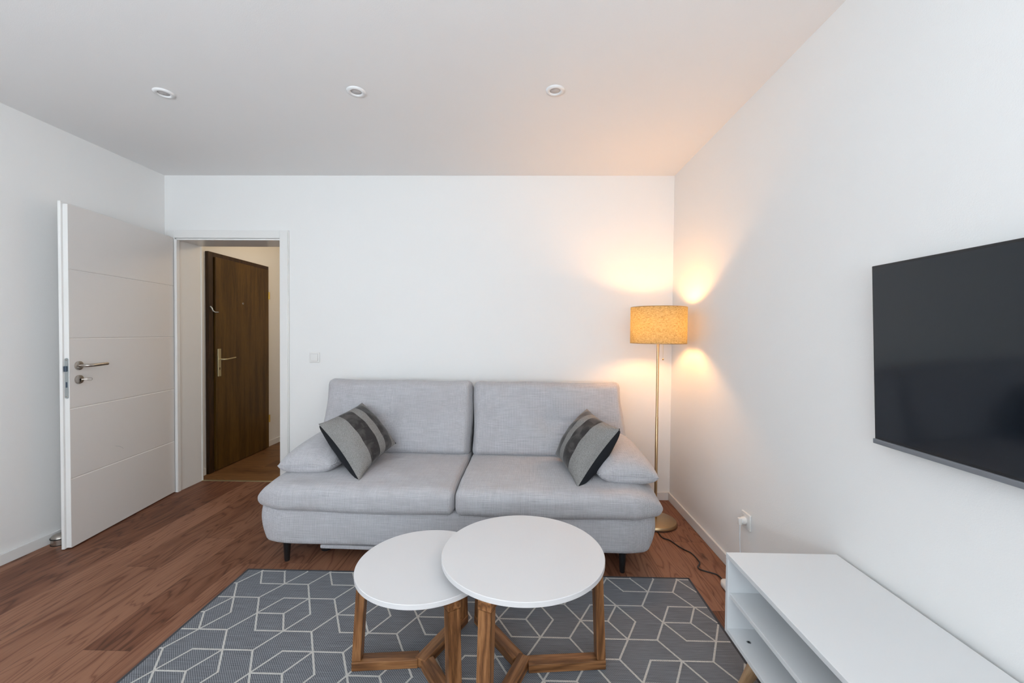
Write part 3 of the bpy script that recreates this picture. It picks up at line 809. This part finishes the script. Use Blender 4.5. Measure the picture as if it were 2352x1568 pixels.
for z in (SZ0, SZ1): new(tube([((SR - .0008) * math.cos(a), (SR - .0008) * math.sin(a), z) for a in [2 * PI * i / 72 for i in range(73)]], .0022, 8), 'shade_rim', M['brass'], sh, smooth=True)
bm = tube([(-.060, 0, 1.275), (.060, 0, 1.275)], .005, 10)
for a in range(3): merge(bm, tube([(.01 * math.cos(a * 2.094), .01 * math.sin(a * 2.094), 1.275), ((SR - .003) * math.cos(a * 2.094 + .3), (SR - .003) * math.sin(a * 2.094 + .3), 1.232)], .0016, 6))
new(bm, 'shade_carrier', M['brass'], lm, smooth=True)
for s in (-1, 1):
    new(lathe([(0, 0), (.011, 0), (.013, .03), (0, .03)], 20), 'bulb_socket', M['plastic'], lm, loc=(s * .052, 0, 1.272))
    new(lathe([(0, 0), (.012, .002), (.018, .012), (.026, .028), (.027, .042), (.018, .060), (0, .066)], 24), 'bulb', M['bulb'], lm, smooth=True, loc=(s * .052, 0, 1.300))
pc = new(tube([(.028, -.02, 1.26), (.028, -.02, 1.115)], .0011, 6), 'pull_chain', M['gold'], lm)
new(lathe([(0, -.006), (.004, -.004), (.006, 0), (.004, .005), (0, .007)], 16), 'pull_knob', M['brass'], pc, smooth=True, loc=(.028, -.02, 1.110))
cord = [(.902, -.520), (.903, -.56), (.905, -.623), (.943, -.640), (.961, -.700), (.986, -.756), (1.016, -.789), (1.022, -.86), (1.019, -.905), (.992, -.930), (.985, -.957), (1.017, -.981), (1.052, -.998), (1.066, -1.015), (1.069, -1.04), (1.060, -1.09), (1.055, -1.14)]
new(tube([(x - LX, y - LY, .0045 if i < 16 else .02) for i, (x, y) in enumerate(cord)], .0034, 8, smooth_path=3), 'power_cord', M['black'], lm, smooth=True)

# ------------------------------------------------------------------ television
TW, THt = .970, .545
tv = empty('television', (1.108, -1.896 - TW / 2, 1.221)); tv.rotation_euler = (0, math.radians(-2.5), 0)
tag(tv, 'flat black television mounted on the right wall above the white console', 'television')
# local: x towards the wall
new(bbox(0, .012, -TW / 2, TW / 2, -THt / 2, THt / 2, .002), 'frame', M['tvframe'], tv)
new(bbox(-.0012, .001, -TW / 2 + .006, TW / 2 - .006, -THt / 2 + .016, THt / 2 - .008), 'screen', M['screen'], tv)
new(bbox(.012, .040, -TW / 2 + .06, TW / 2 - .06, -THt / 2 + .03, THt / 2 - .12, .01), 'rear_housing', M['black'], tv)
new(bbox(-.006, .012, -TW / 2 - .001, TW / 2 + .001, -THt / 2 - .006, -THt / 2 + .009, .002), 'bottom_bar', M['tvbar'], tv)
new(bbox(.030, .056, -.20, .20, -.16, .10, .002), 'wall_bracket', M['black'], tv)

# ------------------------------------------------------------------ media console
CX0, CX1, CY1, CY0, CZ0, CZ1 = .757, 1.150, -1.712, -3.16, .207, .492
co = empty('media_console', ((CX0 + CX1) / 2, (CY0 + CY1) / 2, 0)); tag(co, 'white open fronted media console on splayed wooden legs beneath the television', 'console')
ox, oy = (CX0 + CX1) / 2, (CY0 + CY1) / 2
def cb(name, x0, x1, y0, y1, z0, z1, mat='lam', bev=.0012, lab=None):
    o = new(bbox(x0 - ox, x1 - ox, y0 - oy, y1 - oy, z0, z1, bev), name, M[mat], co)
    if lab: o['label'] = lab
    return o
t_ = .016
cb('top_panel', CX0, CX1, CY0, CY1, CZ1 - t_, CZ1)
cb('bottom_panel', CX0, CX1, CY0, CY1, CZ0, CZ0 + t_)
cb('side_panel', CX0, CX1, CY1 - t_, CY1, CZ0 + t_, CZ1 - t_)
cb('side_panel', CX0, CX1, CY0, CY0 + t_, CZ0 + t_, CZ1 - t_)
cb('back_panel', CX1 - .008, CX1 - .003, CY0 + t_, CY1 - t_, CZ0 + t_, CZ1 - t_)
cb('divider', CX0 + .004, CX1 - .01, oy - t_ / 2, oy + t_ / 2, CZ0 + t_, CZ1 - t_)
cb('shelf', CX0 + .006, CX1 - .01, oy + t_ / 2, CY1 - t_, .338, .338 + t_)
cb('shelf', CX0 + .006, CX1 - .01, CY0 + t_, oy - t_ / 2, .338, .338 + t_)
new(lathe([(.004, .0006), (.0065, .0009), (.0075, 0)], 20), 'cam_lock', M['zinc'], co, smooth=True, loc=(.800 - ox, -1.792 - oy, CZ0 + t_))
new(lathe([(0, .0004), (.0045, .0004)], 16), 'cam_lock_hole', M['blackhole'], co, loc=(.800 - ox, -1.792 - oy, CZ0 + t_))
for (sx, sy) in ((-1, 1), (1, 1), (-1, -1), (1, -1)):
    top = Vector((ox + sx * (.1965 - .085), (CY1 - .10) if sy > 0 else (CY0 + .10), CZ0)); bot = Vector((ox + sx * (.1965 - .040), (CY1 - .035) if sy > 0 else (CY0 + .035), .0135 if sx < 0 else .007))
    d = (bot - top); L = d.length; lg = lathe([(0, 0), (.026, 0), (.0245, L * .25), (.014, L), (0, L)], 28)
    o = new(lg, 'leg', M['beech'], co, smooth=True, sharp=40); o.rotation_mode = 'QUATERNION'; o.rotation_quaternion = d.to_track_quat('Z', 'Y'); o.location = top - Vector((ox, oy, 0))
